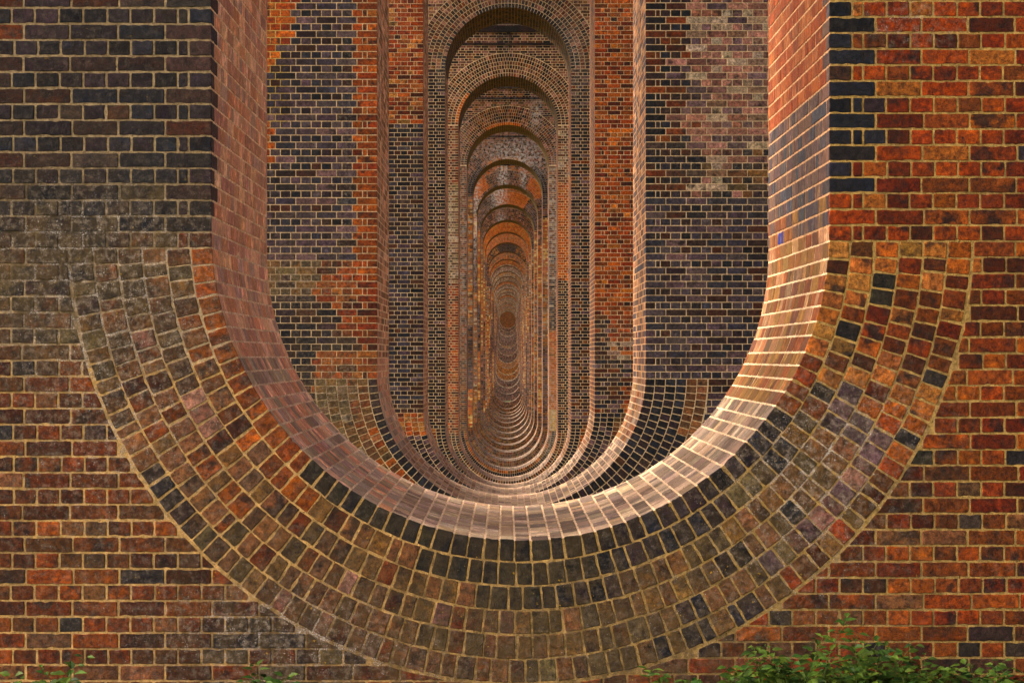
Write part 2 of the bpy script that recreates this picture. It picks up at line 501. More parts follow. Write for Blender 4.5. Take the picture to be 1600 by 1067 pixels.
def ring_pal(n, i, th, top, r):
    if n >= 19 and not top: return ('lime' if i == 0 and n % 4 != 3 else r.choice(['tanor', 'brown']) if n in (22, 23, 24) else r.choice(['blkbrn', 'blkbrn', 'brownpk']))  # inner ring pale, outer rings dark, to set off the crescents
    """th: degrees from the crown/invert point, negative to the left; i: ring 0..5 from inside"""
    if n == 1 and not top:
        if i == 0:
            if -37 < th < 57: return 'olblk' if th < 14 else 'black'
            if th <= -37: return 'olblk' if th > -41 else ('deepor' if th < -41 else 'olive')
            return r.choice(['tanor', 'orange', 'redbrn', 'ordark', 'blkbrn' if th < 72 else 'tanor'])
        if i == 1:
            if -17.5 < th < 37 or 45.5 < th < 52: return 'black' if th > 15 else 'olblk'
            if -47 < th < -37: return 'deepor'
        if i == 2 and (-8 < th < 10 or 10 < th < 14.8): return 'olblk' if th < 8 else 'black'
        for (ri, a, b) in ((3, 31.5, 36), (4, 22.3, 26.6), (5, 22.6, 27), (5, 28.5, 32.6), (5, 18.2, 20.6), (3, 43, 45.3), (5, 61, 63.2)):
            if i == ri and a < th < b: return 'black'
        if th > 57:
            if i in (2, 3, 4) and 56 < th < 69 - 2 * i: return 'purple'
            return r.choice(['tanor', 'orange', 'redbrn', 'redbrn', 'tanor', 'ordark', 'deepor', 'redst'] + (['blkbrn', 'olblk'] if r.random() < .3 else []))
        if th > 36:
            if i == 5: return r.choice(['orange', 'redbrn', 'redbrn', 'olive'])
            if i == 4: return r.choice(['brownpk', 'purple', 'olivegr'])
            return r.choice(['olivegr', 'olive', 'olivegr', 'brown'])
        if th > 0: return r.choice(['olive'] * 4 + ['brown', 'brown', 'olivegr'])
        if th > -45: return r.choice(['olive'] * 4 + ['brown'] * 5 + ['redbrn', 'brownpk'])
        if i == 5 and th < -70: return r.choice(['blkbrn', 'olivegr', 'olive'])
        if i == 5: return r.choice(['blkbrn', 'olive', 'brown', 'olivegr'])
        if th < -80: return r.choice(['olivegr', 'olive', 'brown'])
        return r.choice(['brown'] * 4 + ['redbrn', 'olive', 'brownpk', 'redbrn', 'deepor'])
    if n == 2 and not top:
        if th > 0:
            return r.choice(['black', 'black', 'black', 'blkbrn' if th < 60 else 'black']) if i < 4 or th < 70 else 'brown'
        if i == 0: return 'black' if r.random() < .85 else 'blkbrn'
        return r.choice(['redbrn', 'brown', 'deepor', 'olive'] if i < 3 else ['olivegr', 'olive', 'lime'])
    if n == 3 and not top:
        if th < -75 and i < 4: return r.choice(['orange', 'tanor'])
        if i < 3: return r.choice(['black', 'black', 'blkbrn', 'purple'])
        return r.choice(['black', 'tanor', 'brown'] if th < 0 else ['brown', 'olive', 'black', 'redbrn'])
    if n in (4, 6) and not top:
        return r.choice(['tanor', 'brown', 'deepor'] if (i + n) % 3 == 0 else ['black', 'black', 'blkbrn'])
    if top:
        if n == 4:
            if i == 0: return 'black' if -20 < th or r.random() < .3 else 'brownpk'
            if i == 1 and 20 < th: return r.choice(['black', 'brownpk'])
            return r.choice(['brownpk', 'brown', 'blkbrn', 'redbrn'])
        if n == 5: return 'brightor' if (i == 0 and -78 < th < -50) or (i == 0 and th < -50) else r.choice(['brown', 'redbrn', 'blkbrn', 'brownpk'])
        if n == 6: return 'brightor' if i == 0 and -30 < th < 18 else r.choice(['brown', 'brownpk', 'redbrn', 'blkbrn'])
        if n == 7: return 'tanor' if i == 0 and -35 < th < 25 else ('black' if abs(th) > 45 and i < 2 else r.choice(['brownpk', 'brown', 'blkbrn']))
        if n == 8: return 'brightor' if 32 < abs(th) < 62 and i > 0 else r.choice(['brownpk', 'brown', 'blkbrn'])
        if n == 9: return 'brightor' if -20 < th < 35 else r.choice(['purple', 'brown', 'blkbrn'])
        if n in (11, 12): return r.choice(['brightor', 'tanor', 'brightor'])
        if n == 13: return r.choice(['tanor', 'black', 'brown']) if abs(th) > 25 else 'blkbrn'
        if n == 14: return r.choice(['brightor', 'tanor', 'brown'])
        if n > 14 and i == 0: return 'lime'
        if n > 14: return r.choice([['brownpk', 'lime'], ['tanor', 'lime'], ['lime', 'brown'], ['tanor', 'orange']][n % 4])
    if not top: return r.choice((['tanor', 'olive'] if n in (22, 23, 24) else ['brown', 'blkbrn', 'redbrn', 'olive'] if n < 18 else ['blkbrn', 'brown', 'brownpk']) if n > 6 else ['blkbrn', 'brown', 'redbrn', 'black'])
    return r.choice(['brown', 'redbrn', 'brownpk', 'blkbrn'])

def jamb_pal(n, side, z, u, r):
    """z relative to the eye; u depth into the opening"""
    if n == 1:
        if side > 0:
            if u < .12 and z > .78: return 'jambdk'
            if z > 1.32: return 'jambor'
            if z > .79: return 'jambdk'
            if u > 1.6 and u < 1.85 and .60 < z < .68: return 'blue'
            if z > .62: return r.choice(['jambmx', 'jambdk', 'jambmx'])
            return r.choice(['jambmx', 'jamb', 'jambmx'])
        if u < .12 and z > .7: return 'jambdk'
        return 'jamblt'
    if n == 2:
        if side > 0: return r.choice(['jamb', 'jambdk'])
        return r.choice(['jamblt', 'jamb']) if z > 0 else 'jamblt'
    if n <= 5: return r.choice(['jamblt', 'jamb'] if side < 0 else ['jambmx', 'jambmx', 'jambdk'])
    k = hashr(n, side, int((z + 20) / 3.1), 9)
    if n > 17: return 'jambmx' if side > 0 else 'jamblt'  # right jambs darker in colour against the sun, left ones paler
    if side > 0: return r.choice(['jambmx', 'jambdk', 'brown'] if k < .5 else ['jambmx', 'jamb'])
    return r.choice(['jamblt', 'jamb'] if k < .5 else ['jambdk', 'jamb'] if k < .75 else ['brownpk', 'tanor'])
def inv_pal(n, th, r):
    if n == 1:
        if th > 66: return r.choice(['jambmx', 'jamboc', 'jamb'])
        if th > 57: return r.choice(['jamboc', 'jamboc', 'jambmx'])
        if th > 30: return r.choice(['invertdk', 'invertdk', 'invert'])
        if th > 0: return r.choice(['invertdk', 'invert'])  # right half darker in colour to offset the strong light on it
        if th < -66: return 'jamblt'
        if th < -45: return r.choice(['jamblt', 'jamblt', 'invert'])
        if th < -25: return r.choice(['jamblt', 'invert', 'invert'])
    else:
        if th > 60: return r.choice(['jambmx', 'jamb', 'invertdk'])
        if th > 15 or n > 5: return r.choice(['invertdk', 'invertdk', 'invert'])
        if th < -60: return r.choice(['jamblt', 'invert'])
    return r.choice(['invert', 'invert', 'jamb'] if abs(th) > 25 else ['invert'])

# stains per pier: (x, y, sx, sy, lime, olive, soot and other darkening) in photo pixels on the face plane
ST = {1: [(120, 330, 110, 50, .6, .2, .9), (40, 450, 110, 80, .35, .7, .9), (230, 440, 110, 80, .45, .5, .2), (200, 600, 110, 110, .45, .2, .15),
          (400, 975, 130, 45, .8, .2, .5), (650, 950, 260, 100, .05, .75, .15), (1265, 720, 95, 100, 1.3, .6, 0), (1100, 900, 170, 80, .5, .5, 0),
          (1425, 40, 45, 30, .9, 0, 0), (1400, 640, 60, 45, .4, 0, 0), (1580, 900, 40, 40, .3, 0, 0), (150, 700, 160, 160, .35, .1, .15),
          (1000, 1040, 300, 60, .2, .6, .2), (100, 60, 200, 120, .15, .05, .1), (60, 390, 40, 25, 0, 1.2, .5), (560, 1040, 200, 40, .4, .4, .3)],
      2: [(547, 250, 4, 180, 1.1, 0, 0), (450, 440, 50, 25, .8, .9, 0), (530, 610, 40, 50, .7, 1.3, 0), (1150, 210, 60, 60, .6, .2, 0), (1180, 60, 25, 50, .8, 0, 0),
          (1050, 450, 80, 200, .15, 0, 0), (480, 500, 40, 150, .2, 0, .1)],
      3: [(620, 20, 15, 40, .6, 0, 0), (965, 540, 25, 30, .8, 0, 0), (970, 25, 30, 15, .5, 0, 0), (630, 660, 30, 10, .2, .3, 0)],
      4: [(900, 105, 14, 60, 1.2, 0, .2), (690, 110, 6, 22, 1.3, 0, 0), (690, 55, 30, 30, .4, .1, .4), (790, 3, 40, 14, .9, 0, .6), (880, 40, 20, 40, .6, 0, .4)],
      5: [(788, 60, 10, 20, 0, 0, 1.6), (700, 380, 12, 70, 1.0, .3, 0), (709, 230, 8, 20, .7, 0, 0), (885, 250, 9, 40, .8, 0, 0), (795, 42, 60, 6, 0, 0, 1.2), (709, 640, 8, 60, .5, .2, 0)],  # includes a broad dark band up at the string course
      6: [(838, 178, 6, 18, .9, 0, 0), (866, 350, 9, 90, .6, 0, 0), (855, 640, 10, 60, .7, .4, 0), (724, 400, 6, 160, .4, 0, 0)],
      7: [(815, 245, 30, 20, .8, 0, 0), (780, 235, 30, 10, .3, 0, .3)],
      8: [(786, 268, 5, 20, 1.5, 0, .0), (818, 275, 3, 14, 1.4, 0, 0), (744, 340, 4, 60, 1.0, 0, 0)],
      9: [(779, 305, 8, 14, 1.6, 0, .2), (796, 330, 6, 6, .9, 0, 0)],
      10: [(782, 350, 4, 12, 1.2, 0, 0)]}
def stain(n, x, y, wall=True):
    W = O = K = 0.0
    for (a, b, sx, sy, p, q, k) in ST.get(n, ()):
        g = exp(-.5 * (((x - a) / sx) ** 2 + ((y - b) / sy) ** 2))
        W += p * g; O += q * g; K += k * g
    if n == 1:
        W += (.26 if y > 330 else .1) if x < 600 else .06
        O += .10
    elif n in (2, 3): W += .12; W += .3 * max(0, hashr(int(x / 14), int(y / 60), n) - .75)
    elif n > 6:
        W += .25 * max(0, hashr(n, int(y / 40)) - .3)
    return (min(W, 1.4), min(O, 1.5), min(K, 1.4))

def mortar_col(n, x, y):
    if n == 1:
        t = min(1, max(0, (x - 650) / 500))
        a = MORT['left'] if y < 560 else MORT['low']
        if y < 370 and x < 340: a = srgb('b09468')
        b = MORT['right']
        return tuple(a[i] * (1 - t) + b[i] * t for i in range(3))
    if n == 2: return MORT['yel'] if x < 450 and y < 200 else MORT['p']
    if n > 6:
        return srgb('a88560') if y < VY - 20 or n < 12 else srgb('8a6a48')
    return MORT['p']

# ---------------------------------------------------------------- one pier
def face_map(n, dy=0.0):
    y0 = yfront(n) + dy
    return lambda U, V, Wd: np.stack([U, y0 - Wd, V], 1)

def empty(name, loc):
    o = bpy.data.objects.new(name, None); COL.objects.link(o)
    o.empty_display_size = .3
    o.location = loc
    return o

def lod_for(n):
    return {1: 0, 2: 1, 3: 1, 4: 2, 5: 2}.get(n, 3)

def make_pier(n, label):
    y0 = yfront(n); xc = xoff(n); zb = zbot(n); zg = ground_at_pier(n) - .5; ZT = ztop(n)
    org = (xc, y0, ground_at_pier(n))
    root = empty('viaduct_pier', org)
    root['label'] = label; root['category'] = 'bridge pier'; root['group'] = 'brick piers of the viaduct'
    L0 = lod_for(n)
    mats = [M_BRICK if n <= 5 else M_FAR, M_MORT if n <= 4 else M_FAR, M_PLAIN]
    r = random.Random(100 + n)
    fm = face_map(n)
    hw = HW
    # vertical grid phases (a bed joint height) for each side
    if n == 1:
        jl = CZ + (VY - 388) / PXM; jr = CZ + (VY - 377) / PXM
        pl = pr = 0
    else:
        jl = jr = zb - .045
        pl = pr = 0
    sprL, sprR = jl, jr
    # visible window of the face plane, with a margin of steps aside
    if n == 1: vis = lambda X, Z: abs(X) < 2.75 and Z < CZ + 1.95
    elif n <= 5: vis = lambda X, Z: abs(X - xc) < 3.1 and Z < CZ + 1.35 * 557 / PXM * RD(n)
    else: vis = lambda X, Z: True
    # ---------- wall
    acc = Acc()
    def put_wall(poly, par):
        cx = sum(p[0] for p in poly) / len(poly); cz = sum(p[1] for p in poly) / len(poly)
        px, py = topx(n, cx), topy(n, cz)
        wb = wall_pal(n, px, py, par, r)
        lod = L0 if vis(cx, cz) else 3
        add_brick(acc, poly, fm, lod, pick(wb, r), stain(n, px, py))
    RC = ROUT + .012
    def clip_and_put(poly, par):
        cx = sum(p[0] for p in poly) / 4; cz = sum(p[1] for p in poly) / 4
        for (c, below) in ((zb, True), (ZT, False)):
            spr = (sprL if cx < xc else sprR) if below else ZT + .04
            if (below and cz < spr) or ((not below) and cz > spr):
                dx, dz = cx - xc, cz - c
                d = sqrt(dx * dx + dz * dz)
                if d < RC + .25:
                    if d < .5: return
                    ux, uz = dx / d, dz / d
                    poly = clip_half(poly, ux, uz, ux * xc + uz * c + RC)
                    if len(poly) < 3 or area(poly) < .0012: return
        put_wall(poly, par)
    half = JT / 2
    for side in (-1, 1):
        j0 = jl if side < 0 else jr
        k0 = int(math.floor((zg - j0) / CH)); k1 = int(math.ceil((ZTOP - j0) / CH))
        for k in range(k0, k1):
            za = j0 + k * CH + half; zc = j0 + (k + 1) * CH - half
            if zc > ZTOP: break
            par = k % 2
            zm = (za + zc) / 2
            # courses between the springings stop at the jamb
            spr = sprL if side < 0 else sprR
            mid = spr < zm < ZT + .04
            wav = .0012 if L0 == 0 else 0
            if par == 0:
                cuts = [0, .106, .158]; st0 = .158; pitch = .1135
            else:
                cuts = [0, .219]; st0 = .219; pitch = .2255
            full = zm < zb - RC - CH or zm > ZT + RC + CH
            lim = hw - R0
            if not mid:
                # grid carried on over the opening to the centre line
                m = int(R0 / pitch) + 2
                pre = [st0 - pitch * q for q in range(m, 0, -1)]
                cuts = [c for c in pre] + [st0]
            c = st0
            while c < lim:
                c += pitch * (1 if L0 > 0 else r.uniform(.97, 1.03)); cuts.append(c)
            for a, b in zip(cuts[:-1], cuts[1:]):
                a2 = a + (half if a != 0 or not mid else -.004); b2 = min(b, lim) - half
                if b2 - a2 < .02: continue
                if side < 0: xa, xb = xc - R0 - b2, xc - R0 - a2
                else: xa, xb = xc + R0 + a2, xc + R0 + b2
                if side < 0: xb = min(xb, xc - half) if not mid else xb
                else: xa = max(xa, xc + half) if not mid else xa
                if xb - xa < .02: continue
                dz1, dz2 = (r.gauss(0, wav), r.gauss(0, wav)) if wav else (0, 0)
                poly = [(xa, za + dz1), (xb, za + dz2), (xb, zc + dz2 * .5), (xa, zc + dz1 * .5)]
                if mid: put_wall(poly, par)
                else: clip_and_put(poly, par)
    # ---------- mortar core: front with the opening, sides, back, top
    fine = n <= 2
    zs = set([zg, ZTOP, zb, ZT])
    stp = 3 if n <= 6 else 7.5
    for i in range(int(90 / stp) + 1):
        a = radians(i * stp)
        zs.add(zb - R0 * cos(a)); zs.add(ZT + R0 * cos(a))
    if fine:
        z = zg
        while z < (CZ + 2.2 if n == 1 else ZT): zs.add(z); z += .07
    else:
        z = zg
        while z < ZTOP: zs.add(z); z += .5
    zs = sorted(zs)
    z2 = [zs[0]]
    for z in zs[1:]:
        if z - z2[-1] > 1e-4: z2.append(z)
    zs = z2
    def halfw(z):
        if z < zb: return sqrt(max(0, R0 * R0 - (zb - z) ** 2)) if z > zb - R0 else 0
        if z > ZT: return sqrt(max(0, R0 * R0 - (z - ZT) ** 2)) if z < ZT + R0 else 0
        return R0
    nx = 46 if fine else (12 if n < 12 else 4)
    for side in (-1, 1):
        V, C, T, F = [], [], [], []
        for z in zs:
            h = halfw(z)
            for i in range(nx + 1):
                t = i / nx
                X = xc + side * (hw * (1 - t) + h * t)
                V.append((X, y0, z))
                px, py = topx(n, X), topy(n, z)
                C.append((*mortar_col(n, px, py), .5)); T.append(stain(n, px, py))
        for a in range(len(zs) - 1):
            for i in range(nx):
                p = a * (nx + 1) + i
                f = (p, p + 1, p + nx + 2, p + nx + 1)
                F.append(f if side < 0 else f[::-1])
        acc.add(V, F, C, T, 1)
        # back face (a plain bond) and the outer side
        V2 = [(v[0], y0 + TH, v[2]) for v in V]
        acc.add(V2, [f[::-1] for f in F], (.2, .15, .1, .5), (0, 0, 0), 2)
        X = xc + side * hw
        q = [(X, y0, zg), (X, y0 + TH, zg), (X, y0 + TH, ZTOP), (X, y0, ZTOP)]
        acc.add(q, [(0, 1, 2, 3) if side > 0 else (3, 2, 1, 0)], (.2, .15, .1, .5), (0, 0, 0), 2)
    acc.add([(xc - hw, y0, ZTOP), (xc + hw, y0, ZTOP), (xc + hw, y0 + TH, ZTOP), (xc - hw, y0 + TH, ZTOP)], [(0, 1, 2, 3)], (.2, .15, .1, .5), (0, 0, 0), 2)
    acc.build('wall', mats, root, org)

    # ---------- the two half-round rings of headers, and the lining behind them
    for top in (False, True):
        zc_ = ZT if top else zb
        sg = 1 if top else -1
        acc = Acc()
        div0 = None
        rr = R0
        for i, wd in enumerate(RINGW):
            ra = rr + (half if i else -.004); rb = rr + wd - half * .9
            rm = rr + wd / 2
            offL = math.asin(min(.9, abs(zc_ - (ZT + .04 if top else sprL)) / rm)) if True else 0
            offR = math.asin(min(.9, abs(zc_ - (ZT + .04 if top else sprR)) / rm))
            if not top and sprL > zc_: offL = -offL
            if not top and sprR > zc_: offR = -offR
            a0, a1 = -pi / 2 + offL, pi / 2 - offR
            m = int(round((a1 - a0) * (rm - .02) / (CH * 1.02)))
            ths = [a0 + (a1 - a0) * q / m for q in range(m + 1)]
            if L0 == 0: ths = [ths[0]] + [t + r.gauss(0, .0035) for t in ths[1:-1]] + [ths[-1]]
            if i == 0: div0 = ths
            for q in range(m):
                ha = half / rm
                t0, t1 = ths[q] + ha, ths[q + 1] - ha
                dr = r.gauss(0, .0015) if L0 == 0 else 0
                pts = [(xc + sin(t) * R, zc_ + sg * cos(t) * R) for (t, R) in ((t0, ra), (t1, ra), (t1, rb + dr), (t0, rb + dr))]
                if L0 == 0: pts = [(a + r.gauss(0, .0016), b + r.gauss(0, .0016)) for a, b in pts]
                if area(pts) < 0: pts = pts[::-1]
                cx = xc + sin((t0 + t1) / 2) * rm; cz = zc_ + sg * cos((t0 + t1) / 2) * rm
                px, py = topx(n, cx), topy(n, cz)
                nm = ring_pal(n, i, degrees((t0 + t1) / 2), top, r)
                lod = L0 if vis(cx, cz) else 3
                add_brick(acc, pts, fm, lod, pick(nm, r), stain(n, px, py))
            rr += wd
        acc.build('arch_ring' if top else 'invert_ring', mats, root, org)

        # lining of the half round
        acc = Acc()
        if top and n == 1: lod = 3
        else: lod = L0 if not (n == 1 and top) else 3
        lod = min(3, lod + (0 if n == 1 else 1)) if n > 1 else lod
        def amap(U, V, Wd, sg=sg, zc_=zc_):
            th = V / R0
            R = R0 - Wd
            return np.stack([xc + np.sin(th) * R, y0 + U, zc_ + sg * np.cos(th) * R], 1)
        for q in range(len(div0) - 1):
            v0 = div0[q] * R0 + half; v1 = div0[q + 1] * R0 - half
            dg = degrees((div0[q] + div0[q + 1]) / 2)
            u = .009; odd = q % 2
            cuts = [.009]
            c = .112 if odd else .222
            while c < TH - .03:
                cuts.append(c); c += .1125 if (odd and n <= 2 and not top) else .225
            cuts.append(TH)
            if n > 9: cuts = cuts[::3] if cuts[::3][-1] == TH else cuts[::3] + [TH]
            for a, b in zip(cuts[:-1], cuts[1:]):
                a2 = a + (half if a > .01 else 0); b2 = b - half
                if b2 - a2 < .02: continue
                poly = [(a2, v0), (b2, v0), (b2, v1), (a2, v1)]
                if not top: poly = poly[::-1]
                if area(poly) < 0 and lod < 3: pf = poly[::-1]
                else: pf = poly
                if top:
                    nm = r.choice(['olive', 'brown', 'olblk', 'olive']) if n < 6 else r.choice(['olive', 'brown']) if n < 11 else r.choice(['brown', 'brownpk'])  # far soffits paler in colour to make up for weak light
                    s = (.05, .9 if r.random() < .5 else .4, .4 if n < 6 else .2) if n < 11 else (.1, .1, 0)
                else:
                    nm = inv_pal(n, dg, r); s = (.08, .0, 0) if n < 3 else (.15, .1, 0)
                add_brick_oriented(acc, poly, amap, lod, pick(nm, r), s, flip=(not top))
        # its mortar bed
        V, F = [], []
        m = 120 if n <= 3 else 40
        for q in range(m + 1):
            th = -pi / 2 + pi * q / m
            for u in (0, TH): V.append((xc + sin(th) * R0, y0 + u, zc_ + sg * cos(th) * R0))
        for q in range(m):
            f = (2 * q, 2 * q + 1, 2 * q + 3, 2 * q + 2)
            F.append(f if top else f[::-1])
        mc = MORT['olive'] if False else ((srgb('ecc69a') if n == 1 else srgb('d0aa84')) if not top else srgb('c09a50'))
        acc.add(V, F, (*mc, .5), (.3, .1, 0) if not top else (.1, .4, .25) if n < 11 else (.1, .1, 0), 1)
        acc.build('arch_soffit' if top else 'invert_lining', [(M_LINE if not top else M_BRICK) if n <= 5 else M_FAR] + mats[1:], root, org)

    # ---------- the straight jambs
    if ZT - zb > .1:
        for side in (-1, 1):
            acc = Acc()
            def jmap(U, V, Wd, side=side):
                return np.stack([np.full(len(U), xc) + side * (R0 - Wd), y0 + U, V], 1)
            j0 = sprL if side < 0 else sprR
            k1 = int(round((ZT + .04 - j0) / CH))
            for k in range(0, k1):
                za = j0 + k * CH + half; zc2 = j0 + (k + 1) * CH - half
                zm = (za + zc2) / 2
                lod = L0 if n == 1 and zm < CZ + 1.95 else (3 if n == 1 or n > 4 else 2)
                odd = k % 2
                cuts = [.009]
                if n == 1 and odd == 0:
                    c = .106
                else: c = .22 if n == 1 else (.106 if odd == 0 else .22)
                p = .1125 if (odd == 1) else .225
                if n == 1 and zm < CZ + 2.1 or n <= 3: pass
                else: p = .225
                while c < TH - .03: cuts.append(c); c += p
                cuts.append(TH)
                if n > 9: cuts = [.009, .4, .9, 1.5, TH]
                for a, b in zip(cuts[:-1], cuts[1:]):
                    a2 = a + (half if a > .01 else 0); b2 = b - half
                    if b2 - a2 < .015: continue
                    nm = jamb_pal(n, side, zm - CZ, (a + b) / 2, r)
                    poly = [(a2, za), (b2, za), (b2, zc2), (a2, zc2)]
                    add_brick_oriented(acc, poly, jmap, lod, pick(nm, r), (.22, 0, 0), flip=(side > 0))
            zz = [zb + (ZT - zb) * q / 10 for q in range(11)]
            V, F = [], []
            for z in zz:
                for u in (0, TH): V.append((xc + side * R0, y0 + u, z))
            for q in range(10):
                f = (2 * q, 2 * q + 1, 2 * q + 3, 2 * q + 2)
                F.append(f if side < 0 else f[::-1])
            acc.add(V, F, (*(MORT['jamb'] if side < 0 else srgb('c49468')), .5), (.2, 0, 0), 1)  # right jamb mortar darker to offset the stronger light
            acc.build('jamb', [M_LINE if n <= 5 else M_FAR] + mats[1:], root, org)
    # ---------- string courses under the main arch
    for (za, zc2, pr) in ((CZ + 9.27, CZ + 9.34, .03), (CZ + 9.66, CZ + 9.84, .07)):
        acc = Acc(); x = -hw
        while x < hw:
            b = min(hw, x + .225)
            V = [(xc + x, y0 + .01, za), (xc + b, y0 + .01, za), (xc + b, y0 + .01, zc2), (xc + x, y0 + .01, zc2),
                 (xc + x, y0 - pr, za), (xc + b, y0 - pr, za), (xc + b, y0 - pr, zc2), (xc + x, y0 - pr, zc2)]
            F = [(4, 5, 6, 7), (0, 1, 5, 4), (3, 7, 6, 2)]
            acc.add(V, F, (*pick('blkbrn', r), r.random()), (.1, 0, .6), 0)
            x += .225
        acc.build('string_course', mats, root, org)
    return root

def add_brick_oriented(acc, poly, mapf, lod, col, st, flip):
    """polygons given in a left-handed chart are mirrored so their faces point outwards"""
    if not flip:
        P = poly if area(poly) > 0 else poly[::-1]
        add_brick(acc, P, mapf, lod, col, st)
    else:
        P = [(-p[0], p[1]) for p in poly]
        if area(P) < 0: P = P[::-1]
        add_brick(acc, P, lambda U, V, Wd: mapf(-U, V, Wd), lod, col, st)

ORD = ['', 'nearest', 'second', 'third', 'fourth', 'fifth', 'sixth', 'seventh', 'eighth', 'ninth', 'tenth', 'eleventh', 'twelfth',
       'thirteenth', 'fourteenth', 'fifteenth', 'sixteenth', 'seventeenth', 'eighteenth', 'nineteenth', 'twentieth', 'twenty-first',
       'twenty-second', 'twenty-third', 'twenty-fourth', 'twenty-fifth', 'twenty-sixth', 'twenty-seventh', 'twenty-eighth',
       'twenty-ninth', 'thirtieth']
LAB = {1: 'nearest brick pier filling the frame, its wide inverted arch of six brick rings',
       2: 'second pier, blue-black brick with a toothed orange edge left of its opening',
       3: 'third pier, seen as orange brick over black left and orange right of the shaft',
       4: 'fourth pier, dark brick, carrying the topmost rounded arch in view',
       5: 'fifth pier, bright orange patch right of its shaft and lime-streaked brick on its left',
       6: 'sixth pier, with a long pale orange to cream strip low down right of its opening',
       8: 'eighth pier, with a lime-white streak at the crown and orange haunches',
       9: 'ninth pier, with an orange patch across the crown of its round arch',
       11: 'eleventh pier, the first whose whole arch head is bright orange brick',
       30: 'farthest pier, its opening a small brown disc at the centre of the tunnel'}
for n in range(1, NP + 1):
    lab = LAB.get(n, '%s brick pier from the camera, one arch within the receding line of openings' % ORD[n])
    make_pier(n, lab)

# ---------------------------------------------------------------- main arches over the gaps, between the piers
def make_arch(n):
    ya = yfront(n) + TH; yb = yfront(n + 1)
    R = (yb - ya) / 2; yc = (ya + yb) / 2; xc = xoff(max(1, n))
    acc = Acc(); V, F = [], []
    m = 32; ztop = ZTOP + R + 1.2
    for q in range(m + 1):
        th = -pi / 2 + pi * q / m
        y = yc + R * sin(th); z = ZTOP + R * cos(th)
        for x in (-HW, HW): V += [(xc + x, y, z), (xc + x, y, ztop)]
    for q in range(m):
        a = 4 * q; b = a + 4
        F += [(a, b, b + 2, a + 2), (a, a + 1, b + 1, b), (a + 2, b + 2, b + 3, a + 3), (a + 1, a + 3, b + 3, b + 1)]
    # spandrel over the pier
    acc.add(V, F, (.2, .15, .1, .5), (0, 0, 0))
    x0, x1 = xc - HW, xc + HW; y0, y1 = yb, yb + TH
    B = [(x0, y0, ZTOP + .01), (x1, y0, ZTOP + .01), (x1, y1, ZTOP + .01), (x0, y1, ZTOP + .01), (x0, y0, ztop), (x1, y0, ztop), (x1, y1, ztop), (x0, y1, ztop)]
    acc.add(B, [(3, 2, 1, 0), (4, 5, 6, 7), (0, 1, 5, 4), (1, 2, 6, 5), (2, 3, 7, 6), (3, 0, 4, 7)], (.2, .15, .1, .5), (0, 0, 0))
    o = acc.build('viaduct_arch', [M_PLAIN], None, (xc, yc, ZTOP))
    o.location = (xc, yc, ZTOP)
    o['label'] = ('brick barrel vault above the gap before the %s pier' % ORD[n + 1]) if n else 'brick barrel vault overhead in front of the nearest pier'
    o['category'] = 'arch vault'; o['group'] = 'main arch vaults over the gaps between piers'
for n in range(0, NP): make_arch(n)

# abutment behind the last pier
def make_abutment():
    acc = Acc(); y0 = yfront(NP) + 9.0; xc = xoff(NP); r = random.Random(5)
    zb = CZ + 3.0
    V = [(xc - 5, y0, zb), (xc + 5, y0, zb), (xc + 5, y0 + 3, zb), (xc - 5, y0 + 3, zb), (xc - 5, y0, CZ + 15), (xc + 5, y0, CZ + 15), (xc + 5, y0 + 3, CZ + 15), (xc - 5, y0 + 3, CZ + 15)]
    acc.add(V, [(3, 2, 1, 0), (4, 5, 6, 7), (0, 1, 5, 4), (1, 2, 6, 5), (2, 3, 7, 6), (3, 0, 4, 7)], (*srgb('704a2a'), .5), (0, .3, .1), 0)
    k = 0; z = CZ + 4.5
    while z < CZ + 9.5:
        x = -2.5 + (.11 if k % 2 else 0)
        while x < 2.5:
            P = [(xc + x, y0 - .004, z), (xc + x + .2, y0 - .004, z), (xc + x + .2, y0 - .004, z + .066), (xc + x, y0 - .004, z + .066)]
            acc.add(P, [(0, 1, 2, 3)], (*pick('brown' if r.random() < .8 else 'deepor', r), .3), (0, 0, .2), 0)
            x += .225
        z += CH; k += 1
    o = acc.build('end_wall', [M_FAR], None, (xc, y0, zb)); o.location = (xc, y0, zb)
    o['label'] = 'brown end wall closing the far end of the row of openings'; o['category'] = 'wall'
make_abutment()

